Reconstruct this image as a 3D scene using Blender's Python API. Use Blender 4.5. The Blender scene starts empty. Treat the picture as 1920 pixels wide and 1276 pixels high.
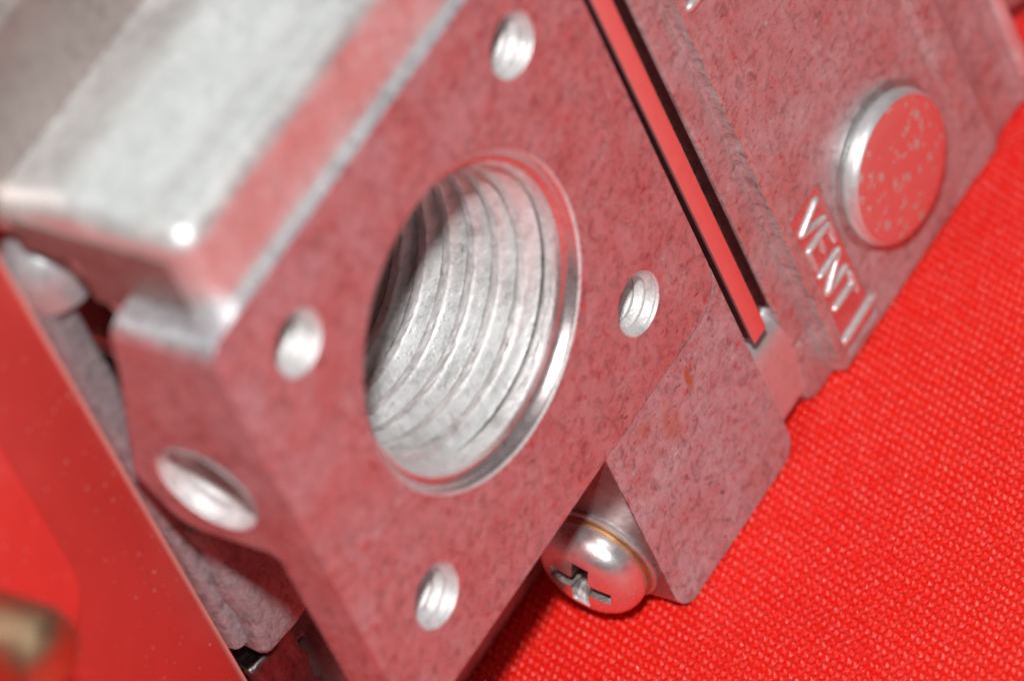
import bpy, bmesh, math, random
import numpy as np
from mathutils import Matrix, Vector

random.seed(4)
rng = np.random.default_rng(4)
MM = 0.001          # everything below is written in millimetres
LIFT = 42.5         # the flange centre stands this far above the cloth
sc = bpy.context.scene

# ------------------------------------------------------------------ camera
def vm(x, y, z):
    return Vector((x * MM, y * MM, (z + LIFT) * MM))

cam_d = bpy.data.cameras.new('camera')
cam = bpy.data.objects.new('camera', cam_d)
sc.collection.objects.link(cam)
sc.camera = cam
CX = Vector((0.51740014, -0.79081758, -0.32696277))
CY = Vector((0.73811841, 0.21909745, 0.63810463))
CZ = Vector((-0.43298765, -0.57149267, 0.69707806))
m = Matrix((CX, CY, CZ)).transposed().to_4x4()
m.translation = vm(-228.99839689, -305.43792363, 367.66468799)
cam.matrix_world = m
cam_d.sensor_width = 36
cam_d.lens = 248.08
cam_d.clip_start = 0.01
cam_d.clip_end = 10
cam_d.dof.use_dof = True
cam_d.dof.focus_distance = 0.553
cam_d.dof.aperture_fstop = 19
cam_d.dof.aperture_blades = 0

# ------------------------------------------------------------------ light
w = bpy.data.worlds.new('World')
sc.world = w
w.use_nodes = True
w.node_tree.nodes['Background'].inputs[0].default_value = (0.95, 1.0, 1.0, 1)
w.node_tree.nodes['Background'].inputs[1].default_value = 0.09

def area(name, loc, target, size, power, col=(1, 1, 1)):
    d = bpy.data.lights.new(name, 'AREA')
    d.shape = 'DISK'
    d.size = size * MM
    d.energy = power
    d.color = col
    o = bpy.data.objects.new(name, d)
    sc.collection.objects.link(o)
    o.location = vm(*loc)
    o.rotation_euler = (vm(*target) - o.location).to_track_quat('-Z', 'Y').to_euler()
    return o

area('flash', (-143, -229, 372), (5, 0, -5), 28, 2.1)
area('ceiling_bounce', (90, 390, 470), (0, 0, 10), 860, 1.35, (0.96, 1.0, 1.0))

sc.view_settings.view_transform = 'Standard'
sc.view_settings.look = 'None'
sc.view_settings.exposure = 0.0
sc.view_settings.gamma = 1.0

# ------------------------------------------------------------------ materials
class NT:
    def __init__(s, name):
        s.m = bpy.data.materials.new(name)
        s.m.use_nodes = True
        s.t = s.m.node_tree
        s.b = s.t.nodes['Principled BSDF']
        tc = s.t.nodes.new('ShaderNodeTexCoord')
        g = s.t.nodes.new('ShaderNodeVectorMath'); g.operation = 'SCALE'
        g.inputs['Scale'].default_value = 1000.0
        s.t.links.new(tc.outputs['Object'], g.inputs[0])
        s.co = g.outputs[0]          # coordinates in millimetres
    def n(s, kind, **kw):
        x = s.t.nodes.new(kind)
        for k, v in kw.items():
            setattr(x, k, v)
        return x
    def l(s, a, b):
        s.t.links.new(a, b)
    def stretch(s, v, rot=(0, 0, 0)):
        x = s.n('ShaderNodeMapping'); x.inputs['Scale'].default_value = v
        x.inputs['Rotation'].default_value = rot
        s.l(s.co, x.inputs['Vector'])
        return x.outputs[0]
    def noise(s, scale, detail=4, rough=0.6, co=None, dist=0):
        x = s.n('ShaderNodeTexNoise')
        x.inputs['Scale'].default_value = scale
        x.inputs['Detail'].default_value = detail
        x.inputs['Roughness'].default_value = rough
        x.inputs['Distortion'].default_value = dist
        s.l(co or s.co, x.inputs['Vector'])
        return x.outputs['Fac']
    def ramp(s, f, stops):
        x = s.n('ShaderNodeValToRGB')
        e = x.color_ramp.elements
        while len(e) < len(stops):
            e.new(0.5)
        for q, (p, c) in zip(e, stops):
            q.position = p
            q.color = (c, c, c, 1) if not isinstance(c, tuple) else (*c, 1)
        s.l(f, x.inputs[0])
        return x.outputs[0]
    def mix(s, f, a, b):
        x = s.n('ShaderNodeMix', data_type='RGBA')
        for sock, v in ((x.inputs[0], f), (x.inputs[6], a), (x.inputs[7], b)):
            if isinstance(v, (int, float)):
                sock.default_value = v
            elif isinstance(v, tuple):
                sock.default_value = (*v, 1)
            else:
                s.l(v, sock)
        return x.outputs[2]
    def math(s, op, a, b=0.0):
        x = s.n('ShaderNodeMath', operation=op)
        for sock, v in ((x.inputs[0], a), (x.inputs[1], b)):
            if isinstance(v, (int, float)):
                sock.default_value = v
            else:
                s.l(v, sock)
        return x.outputs[0]
    def bump(s, h, dist, strength=1.0, prev=None):
        x = s.n('ShaderNodeBump')
        x.inputs['Distance'].default_value = dist * MM
        x.inputs['Strength'].default_value = strength
        s.l(h, x.inputs['Height'])
        if prev is not None:
            s.l(prev, x.inputs['Normal'])
        s.l(x.outputs[0], s.b.inputs['Normal'])
        return x.outputs[0]

def metal(name, base=(0.72, 0.71, 0.70), dark=(0.50, 0.49, 0.49), r0=0.3, r1=0.5,
          grain=0.02, lumps=0.05, pits=0.0, streak=None, stain=False, lump_scale=0.55, oxide=0.0, patchy=True):
    k = NT(name)
    k.b.inputs['Metallic'].default_value = 1.0 - oxide
    cloud = k.noise(0.16, 5, 0.62, dist=0.4)
    fine = k.noise(1.1, 6, 0.7)
    blot = k.ramp(k.noise(0.9, 6, 0.75, dist=0.8), [(0.34, 0.0), (0.50, 0.8), (0.62, 1.0)])
    col = k.mix(blot, dark, base)
    if stain:
        for (sx, sz, wx, wz, amt) in ((16.2, -25.6, 0.45, 1.3, 0.85), (9.6, -24.6, 1.3, 1.0, 0.4), (12.6, -27.0, 1.2, 2.2, 0.35)):
            mp = k.n('ShaderNodeMapping', vector_type='POINT')
            mp.inputs['Scale'].default_value = (1 / wx, 0.0, 1 / wz)
            mp.inputs['Location'].default_value = (-sx / wx, 0.0, -(sz + LIFT) / wz)
            k.l(k.co, mp.inputs['Vector'])
            ln = k.n('ShaderNodeVectorMath', operation='LENGTH')
            k.l(mp.outputs[0], ln.inputs[0])
            d = k.math('ADD', ln.outputs['Value'], k.math('MULTIPLY', k.noise(1.6, 4, 0.7), 0.9))
            st = k.ramp(k.math('MULTIPLY', d, 0.5), [(0.45, amt), (0.80, 0.0)])
            col = k.mix(st, col, (0.55, 0.20, 0.04))
    if pits:
        pn = k.noise(1.5, 2, 0.4, co=k.stretch((0.75, 1, 1.25), (0, 0.5, 0)))
        pm = k.ramp(pn, [(0.655, 0.0), (0.70, 1.0)])
        area_m = k.ramp(k.noise(0.13, 2, 0.5), [(0.42, 0.15), (0.6, 1.0)])
        pm = k.math('MULTIPLY', pm, area_m)
        col = k.mix(k.math('MULTIPLY', pm, pits), col, (0.22, 0.17, 0.17))
    sc_m = None
    if pits:
        # short hairline scratches, bright bare metal, in two directions
        for rot, th in ((0.9, 0.70), (-0.5, 0.715)):
            sn = k.noise(1.0, 2, 0.5, co=k.stretch((0.35, 1, 7.0), (0, rot, 0)))
            sm = k.ramp(sn, [(th, 0.0), (th + 0.02, 1.0)])
            sc_m = sm if sc_m is None else k.math('MAXIMUM', sc_m, sm)
        col = k.mix(k.math('MULTIPLY', sc_m, 0.6), col, (0.93, 0.90, 0.88))
    k.l(col, k.b.inputs['Base Color'])
    mx = k.math('ADD', k.math('MULTIPLY', cloud, 0.5), k.math('MULTIPLY', fine, 0.5))
    rr = k.ramp(mx, [(0.36, r1), (0.62, r0)])
    k.l(rr, k.b.inputs['Roughness'])
    if oxide and patchy:
        # a chalky film of oxide lies on the casting in small uneven patches
        om = k.ramp(k.noise(0.22, 3, 0.55, dist=0.3), [(0.34, 0.72), (0.66, 1.28)])
        om = k.math('MULTIPLY', om, k.ramp(k.noise(1.15, 5, 0.68, dist=0.5), [(0.30, 0.1), (0.44, 1.0), (0.60, 1.05), (0.71, 2.1)]))
        k.l(k.math('SUBTRACT', 1.0, k.math('MINIMUM', k.math('MULTIPLY', om, oxide), 0.95)), k.b.inputs['Metallic'])
    co = k.stretch(streak) if streak else None
    b1 = k.bump(k.noise(lump_scale, 5, 0.6), lumps, 1.0)
    k.bump(k.noise(4.5, 4, 0.7, co=co), grain, 1.0, b1)
    return k.m

M = {}
M['face'] = metal('machined_cast_aluminium', (0.68, 0.67, 0.70), (0.38, 0.34, 0.36), 0.27, 0.46, 0.016, 0.035, pits=0.8, oxide=0.33)
M['lug'] = metal('scratched_cast_aluminium', (0.67, 0.66, 0.69), (0.36, 0.33, 0.35), 0.34, 0.52, 0.022, 0.045, pits=0.8, stain=True, oxide=0.52)
M['cover'] = metal('dusty_cast_aluminium', (0.67, 0.64, 0.65), (0.40, 0.35, 0.36), 0.33, 0.52, 0.022, 0.05, pits=0.6, oxide=0.46)
M['side'] = metal('cast_aluminium_side', (0.72, 0.70, 0.69), (0.56, 0.53, 0.52), 0.38, 0.55, 0.012, 0.03, oxide=0.1)
M['top'] = metal('bright_cast_aluminium', (0.86, 0.86, 0.845), (0.66, 0.665, 0.65), 0.38, 0.55, 0.012, 0.12, lump_scale=0.16, oxide=0.36)
M['rough'] = metal('rough_sand_cast_aluminium', (0.40, 0.37, 0.385), (0.20, 0.18, 0.19), 0.45, 0.7, 0.12, 0.25, lump_scale=1.0, oxide=0.85, patchy=False)
M['thread'] = metal('cut_thread_aluminium', (0.88, 0.89, 0.88), (0.62, 0.63, 0.625), 0.36, 0.5, 0.06, 0.04, lump_scale=3.0, oxide=0.6)
M['smooth'] = metal('polished_aluminium', (0.94, 0.92, 0.92), (0.86, 0.84, 0.84), 0.10, 0.2, 0.004, 0.01, oxide=0.1)
def paint(name, col, rough, spec):
    k = NT(name)
    n = k.noise(0.35, 4, 0.6)
    k.l(k.mix(n, tuple(c * 0.9 for c in col), tuple(min(1, c * 1.1) for c in col)), k.b.inputs['Base Color'])
    k.b.inputs['Roughness'].default_value = rough
    k.b.inputs['Specular IOR Level'].default_value = spec
    dust = k.ramp(k.noise(2.2, 1, 0.3), [(0.715, 0.0), (0.74, 1.0)])
    c0 = k.b.inputs['Base Color'].links[0].from_socket
    k.l(k.mix(k.math('MULTIPLY', dust, 0.6), c0, (0.75, 0.5, 0.45)), k.b.inputs['Base Color'])
    k.bump(dust, 0.05, 1.0)
    return k.m
M['plate'] = paint('cloth_red_plate', (0.62, 0.055, 0.045), 0.26, 0.7)  # red reflected from the cloth, put into the plate's own colour
M['pad'] = paint('bright_cloth_red_pad', (0.82, 0.06, 0.05), 0.26, 0.7)  # brighter version of the plate's painted-in reflection
M['plate_edge'] = paint('worn_pink_edge', (0.72, 0.30, 0.26), 0.5, 0.5)
M['slotfloor'] = metal('rough_slot_floor', (0.24, 0.16, 0.15), (0.06, 0.04, 0.04), 0.4, 0.6, 0.05, 0.12, lump_scale=1.5, oxide=0.2, patchy=False)  # base colour darkened to carry the shade in the slot
M['slot'] = metal('dark_smooth_slot_wall', (0.30, 0.14, 0.14), (0.18, 0.08, 0.08), 0.2, 0.35, 0.004, 0.01, oxide=0.15, patchy=False)  # the wall's dark reflections are put into this maroon
M['label'] = metal('smooth_label_panel', (0.78, 0.68, 0.68), (0.68, 0.58, 0.58), 0.22, 0.34, 0.006, 0.02, oxide=0.15)
M['chrome'] = metal('nickel_plated_steel', (0.97, 0.97, 0.96), (0.90, 0.89, 0.88), 0.24, 0.38, 0.008, 0.03, oxide=0.12)
M['recess'] = metal('shaded_screw_recess', (0.46, 0.45, 0.44), (0.20, 0.18, 0.17), 0.38, 0.5, 0.02, 0.05, lump_scale=2.0)
M['rust'] = metal('rusty_plated_steel', (0.62, 0.36, 0.18), (0.42, 0.20, 0.09), 0.45, 0.6, 0.02, 0.03)
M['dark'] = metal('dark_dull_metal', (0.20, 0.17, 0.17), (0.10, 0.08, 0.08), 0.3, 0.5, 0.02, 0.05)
M['ridge'] = metal('lit_pale_ridge', (0.90, 0.84, 0.84), (0.80, 0.70, 0.70), 0.35, 0.5, 0.01, 0.03, oxide=0.55)  # light caught by the cover ridge, put into a pale colour
M['shade'] = metal('shaded_casting_end', (0.40, 0.34, 0.32), (0.26, 0.22, 0.21), 0.45, 0.6, 0.01, 0.05, oxide=0.3)  # casting darkened: shade put into the base colour
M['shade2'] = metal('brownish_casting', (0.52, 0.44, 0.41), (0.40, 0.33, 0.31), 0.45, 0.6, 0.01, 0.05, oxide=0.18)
M['lit'] = metal('painted_edge_highlight', (0.80, 0.77, 0.75), (0.38, 0.33, 0.32), 0.3, 0.6, 0.06, 0.14, lump_scale=1.4, oxide=0.35)
M['root_dirt_shade'] = metal('shaded_dirty_thread_root', (0.26, 0.25, 0.24), (0.13, 0.12, 0.12), 0.35, 0.5, 0.02, 0.03, lump_scale=2.0, oxide=0.5)  # thread roots: dirt, darkened further to paint the crease shade
M['greycast'] = metal('matt_grey_casting', (0.56, 0.59, 0.60), (0.40, 0.42, 0.43), 0.35, 0.45, 0.01, 0.04, oxide=0.6, patchy=False)
M['pale'] = metal('pale_grey_web', (0.76, 0.77, 0.78), (0.64, 0.64, 0.65), 0.3, 0.42, 0.01, 0.03, oxide=0.36, patchy=False)
M['rim'] = metal('soft_silver_rim', (0.86, 0.87, 0.87), (0.76, 0.76, 0.76), 0.36, 0.44, 0.006, 0.02, oxide=0.35, patchy=False)
M['strip'] = metal('cloth_red_strip', (0.98, 0.52, 0.50), (0.92, 0.46, 0.44), 0.12, 0.22, 0.004, 0.015, oxide=0.4, patchy=False)  # reflection of the red cloth tinted into the base colour
M['pocket'] = metal('shaded_milled_pocket', (0.42, 0.37, 0.37), (0.28, 0.24, 0.24), 0.35, 0.5, 0.01, 0.03, oxide=0.15)
M['collar'] = metal('dull_grey_collar', (0.50, 0.52, 0.51), (0.34, 0.36, 0.36), 0.35, 0.5, 0.02, 0.05, oxide=0.3)
M['letter'] = metal('pale_cast_lettering', (0.84, 0.81, 0.80), (0.62, 0.57, 0.56), 0.25, 0.42, 0.02, 0.05, oxide=0.45, patchy=False)  # letters are paler than the cover they stand on
M['black'] = metal('seam_shade_black', (0.05, 0.03, 0.03), (0.03, 0.02, 0.02), 0.6, 0.7, 0.01, 0.02, oxide=0.8, patchy=False)
M['brass'] = metal('tarnished_brass', (0.62, 0.44, 0.26), (0.46, 0.30, 0.20), 0.32, 0.45, 0.01, 0.05)

def button_material():
    k = NT('spotted_polished_steel')
    k.b.inputs['Metallic'].default_value = 1.0
    sp = k.ramp(k.noise(1.25, 2, 0.5), [(0.60, 0.0), (0.72, 1.0)])
    v = k.n('ShaderNodeTexVoronoi'); v.inputs['Scale'].default_value = 0.5
    k.l(k.stretch((1, 1, 0.8)), v.inputs['Vector'])
    dots = k.ramp(v.outputs['Distance'], [(0.10, 1.0), (0.26, 0.0)])
    mk = k.math('MAXIMUM', sp, dots)
    mk = k.math('MULTIPLY', mk, 0.6)
    k.l(k.mix(mk, (0.88, 0.82, 0.81), (0.52, 0.40, 0.30)), k.b.inputs['Base Color'])
    k.l(k.math('SUBTRACT', 0.84, mk), k.b.inputs['Metallic'])
    k.l(k.mix(mk, (0.13, 0.13, 0.13), (0.55, 0.55, 0.55)), k.b.inputs['Roughness'])
    k.bump(mk, 0.02, 1.0)
    return k.m
M['button'] = button_material()

def cloth_material():
    k = NT('red_woven_cloth')
    b = k.b
    n1 = k.noise(0.08, 2, 0.5)
    n2 = k.noise(2.2, 3, 0.6)
    c = k.mix(n2, (0.82, 0.008, 0.004), (0.90, 0.014, 0.008))
    # sheen on the raised floats, put into the colour by height
    sx = k.n('ShaderNodeSeparateXYZ'); k.l(k.co, sx.inputs[0])
    up = k.ramp(k.math('ADD', sx.outputs['Z'], 0.5), [(0.42, 0.0), (0.60, 1.0)])
    c = k.mix(up, c, (0.97, 0.058, 0.026))
    k.l(c, b.inputs['Base Color'])
    k.l(k.ramp(k.noise(3.4, 2, 0.5), [(0.44, 0.15), (0.60, 1.0)]), b.inputs['Specular IOR Level'])
    k.l(k.ramp(k.noise(3.0, 2, 0.5), [(0.42, 0.5), (0.60, 0.16)]), b.inputs['Roughness'])
    b.inputs['Sheen Weight'].default_value = 0.0
    b.inputs['Sheen Tint'].default_value = (1, 0.35, 0.3, 1)
    k.bump(k.noise(7.0, 3, 0.7), 0.06, 1.0)
    return k.m
M['cloth'] = cloth_material()

# ------------------------------------------------------------------ helpers
def finish(me, angle=32):
    bm = bmesh.new(); bm.from_mesh(me)
    for f in bm.faces:
        f.smooth = True
    for e in bm.edges:
        if len(e.link_faces) == 2 and e.calc_face_angle(0) > math.radians(angle):
            e.smooth = False
    bm.to_mesh(me); bm.free()

def raw(name, bm):
    me = bpy.data.meshes.new(name)
    bmesh.ops.recalc_face_normals(bm, faces=bm.faces)
    bm.to_mesh(me); bm.free()
    o = bpy.data.objects.new(name, me)
    sc.collection.objects.link(o)
    return o

def place(o, mat, parent=None, angle=32, label=None):
    """scale a millimetre mesh to metres, lift it onto the cloth and shade it"""
    me = o.data
    me.transform(Matrix.Translation((0, 0, LIFT * MM)) @ Matrix.Scale(MM, 4))
    finish(me, angle)
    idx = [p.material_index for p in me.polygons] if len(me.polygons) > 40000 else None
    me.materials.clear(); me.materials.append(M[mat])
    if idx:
        me.materials.append(M['root_dirt_shade']); me.materials.append(M['label'])
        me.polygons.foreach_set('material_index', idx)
    if parent is not None:
        o.parent = parent
    if label:
        o['label'] = label
    return o

def rounded(pts, radii, seg=6):
    """round the corners of a closed 2D outline"""
    out = []
    n = len(pts)
    for i in range(n):
        p = Vector(pts[i]); a = Vector(pts[i - 1]); b = Vector(pts[(i + 1) % n])
        r = radii[i] if isinstance(radii, (list, tuple)) else radii
        if r <= 0:
            out.append(tuple(p)); continue
        u = (a - p).normalized(); v = (b - p).normalized()
        ang = u.angle(v)
        t = min(r / math.tan(ang / 2), 0.49 * (a - p).length, 0.49 * (b - p).length)
        r2 = t * math.tan(ang / 2)
        c = p + (u + v).normalized() * (r2 / math.sin(ang / 2))
        s = p + u * t - c; e = p + v * t - c
        a0 = math.atan2(s.y, s.x); a1 = math.atan2(e.y, e.x)
        d = (a1 - a0 + math.pi) % (2 * math.pi) - math.pi
        for k in range(seg + 1):
            q = a0 + d * k / seg
            out.append((c.x + r2 * math.cos(q), c.y + r2 * math.sin(q)))
    return out

def prism(name, outline, lo, hi, axis='y', bevel=0.0, seg=3, both=False):
    """extrude an outline; axis y: outline in x,z; axis x: outline in y,z; the lo end is bevelled"""
    bm = bmesh.new()
    def P(a, b, c):
        return (a, c, b) if axis == 'y' else (c, a, b)
    A = [bm.verts.new(P(a, b, lo)) for a, b in outline]
    B = [bm.verts.new(P(a, b, hi)) for a, b in outline]
    fa = bm.faces.new(A); fb = bm.faces.new(B[::-1])
    n = len(A)
    for i in range(n):
        bm.faces.new((A[i], B[i], B[(i + 1) % n], A[(i + 1) % n]))
    bmesh.ops.recalc_face_normals(bm, faces=bm.faces)
    if bevel > 0:
        ed = list(fa.edges) + (list(fb.edges) if both else [])
        bmesh.ops.bevel(bm, geom=ed, offset=bevel, segments=seg, profile=0.5, affect='EDGES', clamp_overlap=True)
    return raw(name, bm)

def box(name, x0, x1, y0, y1, z0, z1, bevel=0.0, seg=3):
    bm = bmesh.new()
    bmesh.ops.create_cube(bm, size=1)
    for v in bm.verts:
        v.co = Vector(((x0 + x1) / 2 + v.co.x * (x1 - x0), (y0 + y1) / 2 + v.co.y * (y1 - y0), (z0 + z1) / 2 + v.co.z * (z1 - z0)))
    if bevel:
        bmesh.ops.bevel(bm, geom=list(bm.edges), offset=bevel, segments=seg, profile=0.5, affect='EDGES')
    return raw(name, bm)

AX = {'y': Matrix.Identity(3),                                         # lathe axis points into +y
      'x': Matrix(((0, 1, 0), (1, 0, 0), (0, 0, 1))),
      'z': Matrix(((1, 0, 0), (0, 0, 1), (0, 1, 0)))}

def lathe(name, prof, centre, axis='y', n=96, closed=False):
    """prof: (radius, distance along the axis) pairs, turned round the axis"""
    bm = bmesh.new()
    R = AX[axis]; c = Vector(centre)
    rings = []
    for r, d in prof:
        if r < 1e-6:
            rings.append([bm.verts.new(c + R @ Vector((0, d, 0)))])
        else:
            rings.append([bm.verts.new(c + R @ Vector((r * math.cos(2 * math.pi * i / n), d, r * math.sin(2 * math.pi * i / n)))) for i in range(n)])
    for a, b in zip(rings, rings[1:]):
        for i in range(n):
            j = (i + 1) % n
            if len(a) == 1:
                bm.faces.new((a[0], b[j], b[i]))
            elif len(b) == 1:
                bm.faces.new((a[i], a[j], b[0]))
            else:
                bm.faces.new((a[i], a[j], b[j], b[i]))
    return raw(name, bm)

def boolean(o, cutters, op='DIFFERENCE'):
    for c in cutters:
        md = o.modifiers.new('b', 'BOOLEAN'); md.operation = op; md.solver = 'EXACT'; md.object = c
    bpy.context.view_layer.update()
    dg = bpy.context.evaluated_depsgraph_get()
    me = bpy.data.meshes.new_from_object(o.evaluated_get(dg))
    o.modifiers.clear()
    o.data = me
    for c in cutters:
        bpy.data.objects.remove(c)
    return o

def cyl(centre, r, d0, d1, axis='y', n=96):
    return lathe('cutter', [(0, d0), (r, d0), (r, d1), (0, d1)], centre, axis, n)

# ------------------------------------------------------------------ the cloth
def build_cloth():
    x0, x1, y0, y1, st = -12.0, 80.0, -38.0, 22.0, 0.108
    xs = np.arange(x0, x1, st); ys = np.arange(y0, y1, st)
    nx, ny = len(xs), len(ys)
    X, Y = np.meshgrid(xs, ys, indexing='ij')
    a = np.array([-0.195, -0.708]); b = np.array([-0.840, -0.216])
    Minv = np.linalg.inv(np.stack([a, b], 1))
    wx = 0.10 * np.sin(X * 0.31 + 1.0 * np.sin(Y * 0.17)) + 0.05 * np.sin(Y * 0.9 + X * 0.21)
    wy = 0.10 * np.sin(Y * 0.27 + 1.3 * np.sin(X * 0.12))
    U = Minv[0, 0] * (X + wx) + Minv[0, 1] * (Y + wy)
    V = Minv[1, 0] * (X + wx) + Minv[1, 1] * (Y + wy)
    iu = np.floor(U).astype(int); iv = np.floor(V).astype(int)
    N = 256
    ju = rng.normal(0, 0.045, (N, N)); jv = rng.normal(0, 0.04, (N, N))
    jh = rng.normal(1, 0.13, (N, N)); jr = rng.normal(0, 0.14, (N, N))
    jh = jh * (1 + rng.normal(0, 0.07, (1, N))) * (1 + rng.normal(0, 0.05, (N, 1)))
    Z = np.zeros_like(X)
    for du in (-1, 0, 1, 2):
        for dv in (-1, 0, 1, 2):
            cu = iu + du; cv = iv + dv
            k = (cu % N, cv % N)
            ddu = U - (cu + ju[k]); ddv = V - (cv + jv[k])
            dx = a[0] * ddu + b[0] * ddv; dy = a[1] * ddu + b[1] * ddv
            t = 0.216 + jr[k]
            e = dx * np.cos(t) + dy * np.sin(t); f = -dx * np.sin(t) + dy * np.cos(t)
            g = 0.30 * jh[k] * np.exp(-(e / 0.27) ** 2 - (f / 0.195) ** 2)
            Z = np.maximum(Z, g)
    # cross yarns between the floats
    Z = Z + 0.02 * np.cos(2 * np.pi * (U + V)) + 0.05 * np.sin(X * 0.13) * np.sin(Y * 0.16)
    Z -= 0.20
    co = np.stack([X, Y, Z], -1).reshape(-1, 3) * MM
    idx = np.arange(nx * ny).reshape(nx, ny)
    q = np.stack([idx[:-1, :-1], idx[1:, :-1], idx[1:, 1:], idx[:-1, 1:]], -1).reshape(-1, 4)
    base = len(co)
    B = 900.0; xa, xb, ya, yb = xs[0], xs[-1], ys[0], ys[-1]
    zz = -0.12
    ex = np.array([[-B, -B, zz], [xa, -B, zz], [xb, -B, zz], [B, -B, zz], [-B, ya, zz], [xa, ya, zz], [xb, ya, zz], [B, ya, zz],
                   [-B, yb, zz], [xa, yb, zz], [xb, yb, zz], [B, yb, zz], [-B, B, zz], [xa, B, zz], [xb, B, zz], [B, B, zz]]) * MM
    eq = []
    for r in range(3):
        for c in range(3):
            if r == 1 and c == 1:
                continue
            eq.append([base + r * 4 + c, base + r * 4 + c + 1, base + r * 4 + c + 5, base + r * 4 + c + 4])
    co = np.vstack([co, ex]); q = np.vstack([q, np.array(eq)])
    me = bpy.data.meshes.new('red_cloth')
    me.vertices.add(len(co)); me.vertices.foreach_set('co', co.astype(np.float32).ravel())
    me.loops.add(q.size); me.loops.foreach_set('vertex_index', q.astype(np.int32).ravel())
    me.polygons.add(len(q))
    me.polygons.foreach_set('loop_start', np.arange(0, q.size, 4, dtype=np.int32))
    me.polygons.foreach_set('use_smooth', np.ones(len(q), dtype=bool))
    me.update(calc_edges=True)
    me.materials.append(M['cloth'])
    o = bpy.data.objects.new('red_cloth', me)
    sc.collection.objects.link(o)
    o['kind'] = 'structure'
    return o
build_cloth()

# ------------------------------------------------------------------ the valve
valve = bpy.data.objects.new('gas_valve', None)
sc.collection.objects.link(valve)
valve.empty_display_size = 0.01
valve['label'] = 'cast aluminium gas valve with a large threaded bore, standing on red cloth'
valve['category'] = 'gas valve'

BORE = 13.36
HOLES = [(15, 15), (15, -15), (-15, 15), (-15, -15)]

# mounting flange: square plate, thick at the top, thin below the side boss
fl = prism('mounting_flange', rounded([(-22.6, -22.7), (23.03, -22.7), (23.03, 22.2), (-22.6, 22.2)], [2.2, 3.4, 2.0, 1.6]), 0, 17, 'y')
side_prof = prism('cutter', rounded([(-3, -40), (4.7, -40), (4.7, -2.6), (13.6, -2.2), (16.0, 3.0), (13.3, 10.3), (11.0, 16.5), (9.4, 22.0), (9.4, 40), (-3, 40)],
                                    [0, 0, 1.0, 2.5, 3.0, 2, 2, 2, 0, 0]), -40, 40, 'x')
fl = boolean(fl, [side_prof], 'INTERSECT')
bm = bmesh.new(); bm.from_mesh(fl.data)
ed = [e for e in bm.edges if all(abs(v.co.y) < 1e-4 for v in e.verts) and
      ((e.verts[0].co + e.verts[1].co) / 2).dot(Vector((-1, 0, 1))) > 18 or
      all(abs(v.co.y) < 1e-4 for v in e.verts) and max(v.co.x for v in e.verts) < -22.0]
bmesh.ops.bevel(bm, geom=ed, offset=0.95, segments=4, profile=0.5, affect='EDGES', clamp_overlap=True)
bm.to_mesh(fl.data); bm.free()
cut = [cyl((0, 0, 0), BORE, -2, 30)]
cut += [cyl((x, 0, z), 2.66, -2, 8.5 if z > 0 else 20, 'y', 48) for x, z in HOLES]
cut.append(cyl((-25, 8.55, 3.85), 4.4, -1, 12, 'x', 64))
fl = boolean(fl, cut)
place(fl, 'face', valve, 25)

def bore_mesh():
    """thread cut as a true helix: the rows of the sheet follow the thread, the seam lies on the hidden side"""
    n, per, pitch, turns = 288, 26, 2.34, 10
    head = [(BORE, 0.0), (13.12, 0.14), (12.85, 0.6), (12.7, 0.95), (12.25, 1.1), (12.15, 1.45)]
    y0, y1 = 1.45, 1.45 + pitch * turns
    th = math.pi + np.linspace(0, 2 * np.pi, n + 1)
    frac = np.linspace(0, 1, n + 1)
    vs, mats = [], []
    for r, y in head:
        vs.append(np.stack([r * np.cos(th), np.full(n + 1, y), r * np.sin(th)], 1)); mats.append(0)
    mats[1:5] = [2, 2, 2, 2]
    rows = per * (turns + 1)
    rough = rng.normal(0, 1, (rows + 1, n + 1))
    for k in range(3):
        rough = (rough + np.roll(rough, 1, 0) + np.roll(rough, 1, 1)) / 2.2
    rough[:, -1] = rough[:, 0]
    for i in range(1, rows + 1):
        y = np.clip(y0 + pitch * (i / per - frac), y0, y1)
        ph = (i / per) % 1.0
        g = np.interp(ph, [0, 0.06, 0.36, 0.42, 0.70, 0.76, 0.94, 1.0], [0, 0.02, 0.90, 0.97, 1.0, 0.92, 0.05, 0])
        amp = 1.15 * np.minimum(1.0, 0.25 + (y - y0) / (1.6 * pitch))
        r = 12.15 + 0.15 * np.minimum(1.0, (y - y0) / 1.5) - 0.035 * (y - y0) - amp * g + 0.02 * rough[i]
        vs.append(np.stack([r * np.cos(th), y, r * np.sin(th)], 1))
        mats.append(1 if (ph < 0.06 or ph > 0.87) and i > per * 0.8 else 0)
    for r, y in ((10.2, y1 + 0.4), (10.2, 50.0)):
        vs.append(np.stack([r * np.cos(th), np.full(n + 1, y), r * np.sin(th)], 1)); mats.append(0)
    R = len(vs); m = n + 1
    co = np.vstack(vs)
    idx = np.arange(R * m).reshape(R, m)
    q = np.stack([idx[:-1, :-1], idx[:-1, 1:], idx[1:, 1:], idx[1:, :-1]], -1).reshape(-1, 4)
    me = bpy.data.meshes.new('threaded_bore')
    me.from_pydata(co.tolist(), [], q.tolist())
    me.polygons.foreach_set('material_index', np.repeat(np.array(mats[:-1], dtype=np.int32), n))
    o = bpy.data.objects.new('threaded_bore', me)
    sc.collection.objects.link(o)
    return o
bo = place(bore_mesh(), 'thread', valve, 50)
place(lathe('bore_end_shade', [(0, 50), (10.3, 50)], (0, 0, 0), 'y', 48), 'dark', valve)  # dark disc added for the deep shade at the bore's end

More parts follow.
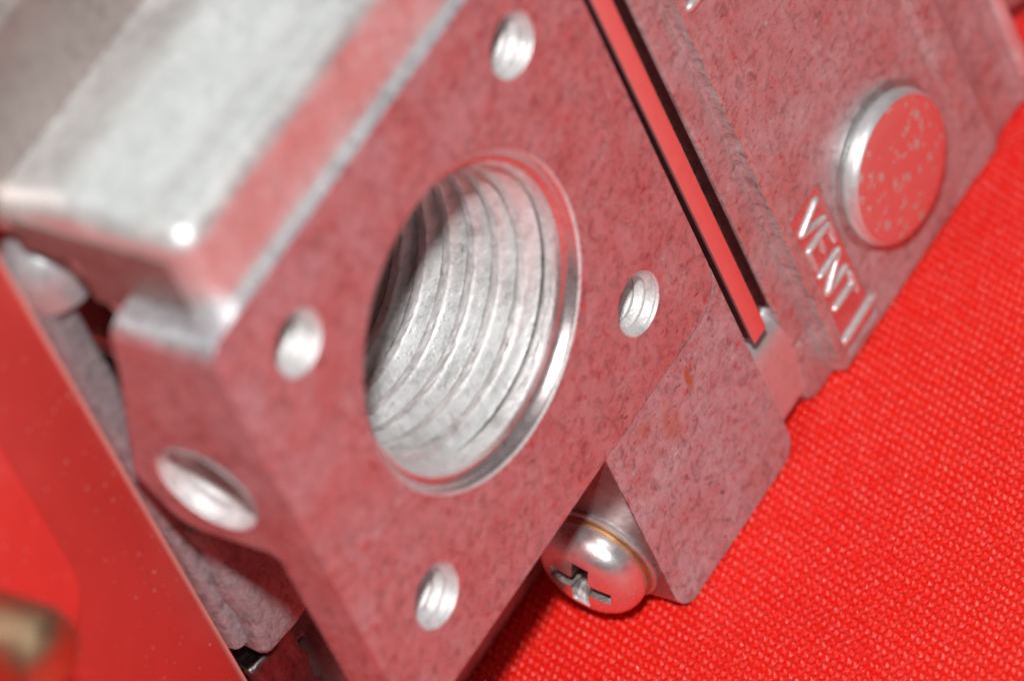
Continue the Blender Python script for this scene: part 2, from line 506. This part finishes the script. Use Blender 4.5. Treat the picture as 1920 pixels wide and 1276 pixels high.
def tapped(name, centre, r, depth, pitch, amp, axis='y', parent=valve):
    prof = [(r, 0.0), (r - 0.14, 0.2)]
    d = 0.35
    i = 0
    while d < depth:
        prof.append((r - 0.05 - (amp if i % 4 in (2, 3) else 0), d))
        d += pitch * (0.40, 0.12, 0.40, 0.08)[(i + 1) % 4]
        i += 1
    prof += [(r - 0.3, depth), (0, depth + r * 0.4)]
    o = lathe(name, prof, centre, axis, 48)
    return place(o, 'thread', parent, 60)
for x, z in HOLES:
    tapped('tapped_hole', (x, 0, z), 2.66, 8.0 if z > 0 else 4.6, 1.08, 0.46)
tapped('side_port', (-22.75, 8.55, 3.85), 4.4, 8.0, 1.6, 0.22, 'x')

# upper body behind and above the flange
up = prism('upper_body', rounded([(0.9, 10), (0.9, 31.0), (6.5, 29.9), (12.5, 31.1), (18.8, 29.6), (60, 29.0), (60, 24.5), (16.5, 24.5), (14, 19), (11, 10)],
                                  [0, 3.0, 7, 9, 0, 0, 0, 0, 0, 0], 12), -19.4, 22.6, 'x', 3.4, 8)
up = boolean(up, [cyl((0, 0, 0), 13.8, -2, 52)])
# the flange holes run on behind the plate
up = boolean(up, [box('cutter', -22, 22.2, 0.2, 10.35, -30, 21.2)])
place(up, 'top', valve, 25)

rear = prism('rear_housing', rounded([(18.6, 27.0), (21.0, 38.6), (60, 40), (60, 27)], [1.5, 1.5, 0, 0]), -60, 22.6, 'x', 0)
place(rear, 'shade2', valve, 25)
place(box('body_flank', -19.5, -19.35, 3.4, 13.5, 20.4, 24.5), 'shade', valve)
place(box('body_end', -19.55, -19.3, 3.4, 18.4, 24.6, 28.0, 0.1), 'shade', valve)  # thin slabs here paint the shade on the body's left end
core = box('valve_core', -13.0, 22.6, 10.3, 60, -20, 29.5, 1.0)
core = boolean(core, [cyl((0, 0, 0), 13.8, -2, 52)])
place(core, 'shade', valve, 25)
lower = box('lower_body', -13.5, 22.0, 13.6, 60, -42.45, -8, 1.6, 4)
lower = boolean(lower, [cyl((0, 0, 0), 13.8, -2, 52)])
place(lower, 'side', valve, 25)

# lug with the screw pocket, split from the flange by a hairline seam
seam = 0.21
lug_out = [(5.3, -42.4), (23.08, -42.4), (23.08, -19.35)]
c0 = (23.03 - 3.4, -22.7 + 3.4)
arc = [(c0[0] + (3.4 + seam) * math.cos(t), c0[1] + (3.4 + seam) * math.sin(t)) for t in np.linspace(0, -math.pi / 2, 9)]
arc = [(min(x, 23.07), z) for x, z in arc][1:]
outl = rounded([(5.3, -42.4), (23.08, -42.4), (23.08, -20), (5.3, -22.77)], [2.2, 2.0, 0, 0])
outl = outl[:-2] + [(23.08, -19.8)] + arc + [(5.3, -22.77)]
lug = prism('screw_lug', outl, 0.05, 14, 'y')
bm = bmesh.new(); bm.from_mesh(lug.data)
ed = [e for e in bm.edges if all(abs(v.co.y - 0.05) < 1e-4 for v in e.verts) and (max(v.co.z for v in e.verts) < -40.0 or min(v.co.x for v in e.verts) > 23.0)]
bmesh.ops.bevel(bm, geom=ed, offset=0.7, segments=4, profile=0.5, affect='EDGES', clamp_overlap=True)
bm.to_mesh(lug.data); bm.free()
place(lug, 'lug', valve, 25)
place(box('seam_shade', 5.6, 22.9, 0.22, 0.9, -23.2, -19.6), 'black', valve)  # dark box added to stand for the shade inside the seam

# connecting web closing the slot at its lower end
web = prism('connecting_web', rounded([(1.2, -41.6), (1.2, -31.2), (14, -31.2), (14, -41.6)], [1.5, 3.4, 0, 0], 8), 23.15, 28.9, 'x', 1.3, 6)
place(web, 'pale', valve, 25)
foot = prism('cover_foot', rounded([(26.9, -42.4), (31.6, -42.4), (31.6, -36.0), (28.2, -36.0)], [1.4, 0.4, 0, 0.5], 8), 1.12, 10, 'y', 0.5, 4)
place(foot, 'cover', valve, 25)
# slot: floor and the bright strip standing in it
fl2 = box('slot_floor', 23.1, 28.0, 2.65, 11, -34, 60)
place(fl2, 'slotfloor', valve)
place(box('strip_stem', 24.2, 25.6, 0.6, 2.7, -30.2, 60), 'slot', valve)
strip = box('bright_strip', 24.0, 25.85, 0.2, 0.62, -30.4, 60, 0.1, 2)
place(strip, 'strip', valve, label='bright strip standing in the dark slot, tinted red for the reflected cloth')

# vent cover: low ledge, chamfered step, main plate, raised bar, outer rim
def sheet(name, prof, z0, z1, mat, end=0.5, angle=25):
    """a section in x,y run along z"""
    bm = bmesh.new()
    A = [bm.verts.new((x, y, z0)) for x, y in prof]
    B = [bm.verts.new((x, y, z1)) for x, y in prof]
    fa = bm.faces.new(A); bm.faces.new(B[::-1])
    for i in range(len(A)):
        bm.faces.new((A[i], B[i], B[(i + 1) % len(A)], A[(i + 1) % len(A)]))
    bmesh.ops.recalc_face_normals(bm, faces=bm.faces)
    if end:
        bmesh.ops.bevel(bm, geom=list(fa.edges), offset=end, segments=4, profile=0.5, affect='EDGES', clamp_overlap=True)
    return raw(name, bm)

prof = rounded([(28.05, 14), (28.05, 1.15), (30.95, 1.15), (31.45, 0.0), (52.9, 0.0), (53.5, -0.35), (55.9, -0.35), (56.6, 0.15),
                (58.0, 0.55), (61.2, 0.45), (61.9, -0.35), (63.0, -0.3), (64.6, 2.2), (64.6, 14)],
               [0, 0.35, 0.25, 0.25, 0.3, 0.3, 0.3, 0.5, 0.6, 0.5, 0.35, 0.5, 1.2, 0], 4)
cov = sheet('vent_cover', prof, -42.3, 60, 'cover', 1.1)
rec = box('cutter', 32.35, 36.95, -1, 0.2, -41.3, -25.1)
rec2 = box('cutter', 52.3, 57.2, -1, 0.02, -50, -36.6)
cov = boolean(cov, [rec, rec2])
place(cov, 'cover', valve, 25)

zz = np.linspace(-40.4, 60, 190)
lft = 31.15 + rng.normal(0, 0.05, 190) + 0.06 * np.sin(zz * 1.3)
rgt = 31.55 + np.abs(rng.normal(0, 0.09, 190)) + 0.07 * np.sin(zz * 0.9 + 1)
edge = prism('edge_highlight', list(zip(lft, zz)) + list(zip(rgt, zz))[::-1], -0.07, 0.6, 'y')  # added strip: the ridge's highlight is put into its pale colour
place(edge, 'lit', valve)
place(box('label_panel', 32.4, 36.9, 0.16, 0.6, -41.2, -25.15), 'label', valve)
ridge = box('cover_ridge', 61.75, 63.1, -0.75, 1.0, -39.5, 60, 0.45, 4)
place(ridge, 'ridge', valve, label='ridge along the cover edge, painted bright for the light on it')
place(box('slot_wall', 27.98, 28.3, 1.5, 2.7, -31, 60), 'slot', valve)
post = lathe('corner_post', [(0, 0), (3.0, 0), (3.4, 0.4), (3.4, 100), (0, 100)], (69.5, 6.0, -38), 'z', 32)
place(post, 'side', valve, 30)

# raised lettering VENT and the index marks, cast proud of the recess
def stroke(name, a, b, wd=0.30, h=0.36, base=0.16):
    A = Vector(a); B = Vector(b)
    u = (B - A).normalized(); v = Vector((-u.y, u.x))
    bm = bmesh.new()
    n = 5
    L = (B - A).length
    secs = [(-wd * 0.8, 0.0), (-wd * 0.35, 0.6), (wd * 0.3, 0.9), (wd, 1.0), (L - wd, 1.0), (L - wd * 0.3, 0.9), (L + wd * 0.35, 0.6), (L + wd * 0.8, 0.0)]
    rings = []
    for s, k in secs:
        ring = []
        for i in range(9):
            t = math.pi * i / 8
            o = math.cos(t) * wd * (0.35 + 0.65 * k); z = math.sin(t) * h * k
            p = A + u * s + v * o
            ring.append(bm.verts.new((p.x, base - z, p.y)))
        rings.append(ring)
    for r0, r1 in zip(rings, rings[1:]):
        for i in range(8):
            bm.faces.new((r0[i], r0[i + 1], r1[i + 1], r1[i]))
    return bm

def letter(name, strokes, **kw):
    bm = bmesh.new()
    for a, b in strokes:
        s = stroke('s', a, b, **kw)
        me = bpy.data.meshes.new('t'); s.to_mesh(me); s.free()
        bm.from_mesh(me); bpy.data.meshes.remove(me)
    o = raw(name, bm)
    return place(o, 'letter', valve, 60)
lo, hi = 33.0, 36.1
l1 = letter('raised_letter', [((hi, -26.2), (lo, -27.4)), ((lo, -27.4), (hi, -28.5))])
l2 = letter('raised_letter', [((hi, -29.3), (lo, -29.3)), ((hi, -29.3), (hi, -31.3)), ((34.6, -29.3), (34.6, -30.9)), ((lo, -29.3), (lo, -31.4))])
l3 = letter('raised_letter', [((hi, -32.4), (lo, -32.4)), ((hi, -32.4), (lo, -34.5)), ((hi, -34.5), (lo, -34.5))])
l4 = letter('raised_letter', [((hi, -36.4), (lo, -36.4)), ((hi, -35.3), (hi, -37.5))])
for o, c in zip((l1, l2, l3, l4), 'VENT'):
    o['label'] = 'raised letter %s cast on the cover' % c
letter('raised_mark', [((32.45, -39.95), (37.5, -39.7))], wd=0.42, h=0.4)
letter('raised_mark', [((32.3, 0.6), (36.8, 0.6))], wd=0.42, h=0.4, base=0.0)

# vent button with its rolled rim on a grey collar
col = lathe('button_collar', [(7.15, 0.3), (7.1, -0.1), (6.8, -0.3), (6.2, -0.34), (0, -0.34)], (44.35, 0.0, -31.1), 'y', 96)
place(col, 'collar', valve)
rim = lathe('button_rim', [(6.2, -0.2), (6.5, -0.4), (6.6, -0.75), (6.52, -1.15), (6.35, -1.5), (6.15, -1.68)], (44.25, 0.0, -31.0), 'y', 128)
place(rim, 'rim', valve, 60)
btn = lathe('vent_button', [(6.15, -1.68), (5.6, -1.82), (4.6, -1.9), (2.5, -1.97), (0, -2.0)],
            (44.25, 0.0, -31.0), 'y', 128)
place(btn, 'button', valve, 60, label='spotted round metal vent button')

# pan head screw in the pocket, axis along x
SC = (5.2, 5.6, -36.3)
ring = lathe('screw_washer', [(5.0, 0.0), (5.05, -0.25), (4.9, -0.42), (3, -0.42)], SC, 'x', 64)
place(ring, 'side', valve)
place(box('pocket_face_shade', 5.2, 5.4, 0.12, 14, -40.3, -22.8), 'pocket', valve)  # thin slab paints this side of the lug as shaded
rr = lathe('rust_ring', [(4.6, -0.4), (4.68, -0.52), (4.69, -0.68), (4.6, -0.82), (4, -0.82)], SC, 'x', 64)
place(rr, 'rust', valve, label='rusty brown edge ring under the screw head')
hp = [(0, -0.8), (4.5, -0.8), (4.62, -1.0), (4.62, -1.7), (4.5, -2.25), (4.2, -2.8), (3.7, -3.25), (3.0, -3.5), (1.8, -3.65), (0, -3.7)]
from_pts = []
for i in range(len(hp) - 1):
    from_pts.append(hp[i])
    if 0 < i:
        from_pts.append(((hp[i][0] + hp[i + 1][0]) / 2 * 1.003, (hp[i][1] + hp[i + 1][1]) / 2))
from_pts.append(hp[-1])
head = lathe('screw', hp, SC, 'x', 96)
def arm(rot):
    bm = bmesh.new()
    a, b = 0.72, 3.0       # half width, half length at the surface
    lv = []
    for d, ww, ll in ((-4.8, a * 1.2, b * 1.05), (-3.3, a * 1.0, b * 0.9), (-1.3, a * 0.7, b * 0.35)):
        ringv = []
        for sx, sz in ((-1, -1), (1, -1), (1, 1), (-1, 1)):
            y, z = sx * ll, sz * ww
            ringv.append(bm.verts.new((SC[0] + d, SC[1] + y * math.cos(rot) - z * math.sin(rot), SC[2] + y * math.sin(rot) + z * math.cos(rot))))
        lv.append(ringv)
    bm.faces.new(lv[0]); bm.faces.new(lv[-1][::-1])
    for p, q in zip(lv, lv[1:]):
        for i in range(4):
            bm.faces.new((p[i], p[(i + 1) % 4], q[(i + 1) % 4], q[i]))
    bmesh.ops.recalc_face_normals(bm, faces=bm.faces)
    return raw('cutter', bm)
ROT = math.radians(20)
coned = lathe('cutter', [(0, -1.2), (0.6, -1.5), (1.15, -3.4), (1.3, -5.0), (0, -5.0)], SC, 'x', 32)
head = boolean(head, [arm(ROT), arm(ROT + math.pi / 2), coned])
hd = place(head, 'chrome', valve, 35, label='shiny cross-recess pan head screw')

hd.data.materials.append(M['recess'])  # darker faces paint the shade inside the cross recess
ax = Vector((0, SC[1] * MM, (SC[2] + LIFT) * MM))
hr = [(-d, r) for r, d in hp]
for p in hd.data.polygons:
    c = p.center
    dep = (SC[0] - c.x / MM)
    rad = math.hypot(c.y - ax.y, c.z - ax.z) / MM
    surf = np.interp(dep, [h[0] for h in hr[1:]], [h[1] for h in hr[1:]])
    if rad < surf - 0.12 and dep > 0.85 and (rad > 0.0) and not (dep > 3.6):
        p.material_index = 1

# ------------------------------------------------------------------ left side: sheet plate and castings behind it
pl = box('side_plate', -95, -21.0, 20.0, 21.4, -42.2, 28.0, 0.35, 2)
place(pl, 'plate', valve, label='flat glossy plate, coloured red for the reflected cloth')
place(box('plate_edge', -20.98, -20.7, 19.9, 21.2, -42.2, 28.0, 0.1, 2), 'plate_edge', valve)
pad = prism('stamped_pad', rounded([(-94, -7.6), (-29.1, -7.6), (-29.1, 27.5), (-94, 27.5)], [0, 6.5, 1, 0], 16), 19.5, 20.3, 'y', 0.35, 3)
place(pad, 'pad', valve)
br = lathe('brass_stud', [(0, -0.6), (1.9, -0.3), (3.0, 0.6), (3.4, 2.0), (3.4, 14)], (-43.2, 5.0, 10.5), 'y', 48)
place(br, 'brass', valve)

def lumpy(o, amp, scale, cuts=3):
    import mathutils
    bm = bmesh.new(); bm.from_mesh(o.data)
    bmesh.ops.subdivide_edges(bm, edges=bm.edges, cuts=cuts, use_grid_fill=True)
    bm.normal_update()
    for v in bm.verts:
        nz = mathutils.noise.noise_vector(v.co * scale)
        v.co += nz * amp
    bm.to_mesh(o.data); bm.free()
    return o
rib = prism('casting_rib', rounded([(-20.7, 19.0), (-17.6, 18.6), (-17.2, 30), (-20.7, 30)], [0.8, 1.0, 0, 0]), -22.5, 17.5, 'y')
# the rib's section lies in x,y: turn the extrusion upright
rib.data.transform(Matrix(((1, 0, 0, 0), (0, 0, 1, 0), (0, 1, 0, 0), (0, 0, 0, 1))))
place(lumpy(rib, 0.25, 0.5, 6), 'rough', valve, 60)
dome = lathe('solenoid_dome', [(0, 24.5), (1.3, 24.3), (2.4, 23.6), (3.1, 22.4), (3.4, 21), (3.2, 18.5), (1.0, 17.5)], (-17.4, 20.2, -0.8), 'z', 48)
place(dome, 'greycast', valve, 50)
lump = box('casting_lump', -19.5, -9, 17.0, 30, -24.5, -8, 1.2)
place(lumpy(lump, 0.5, 0.35, 6), 'rough', valve, 60)
rim = lathe('casting_rim', [(5.2, 0), (6.2, 0.4), (6.6, 1.5), (6.6, 14), (0, 14)], (-17.5, 20.6, -33.5), 'y', 64)
place(lumpy(rim, 0.2, 0.9, 0), 'rough', valve, 60)
blk = box('dark_sealant', -20.6, -15.5, 18.6, 24, -34, -25.3, 0.4)
place(lumpy(blk, 0.55, 0.8, 8), 'dark', valve, 60)

# sub-parts go under the part they belong to
def under(owner, *names):
    own = bpy.data.objects[owner]
    for o in list(valve.children):
        if o.name.split('.')[0] in names:
            o.parent = own
under('vent_cover', 'raised_letter', 'raised_mark', 'label_panel', 'cover_ridge', 'edge_highlight', 'cover_foot')
under('vent_button', 'button_rim', 'button_collar')
under('screw', 'screw_washer', 'rust_ring')
under('threaded_bore', 'bore_end_shade')
under('bright_strip', 'strip_stem')
under('side_plate', 'stamped_pad', 'plate_edge', 'brass_stud')
under('upper_body', 'body_end', 'body_flank', 'rear_housing')
under('screw_lug', 'pocket_face_shade', 'seam_shade')
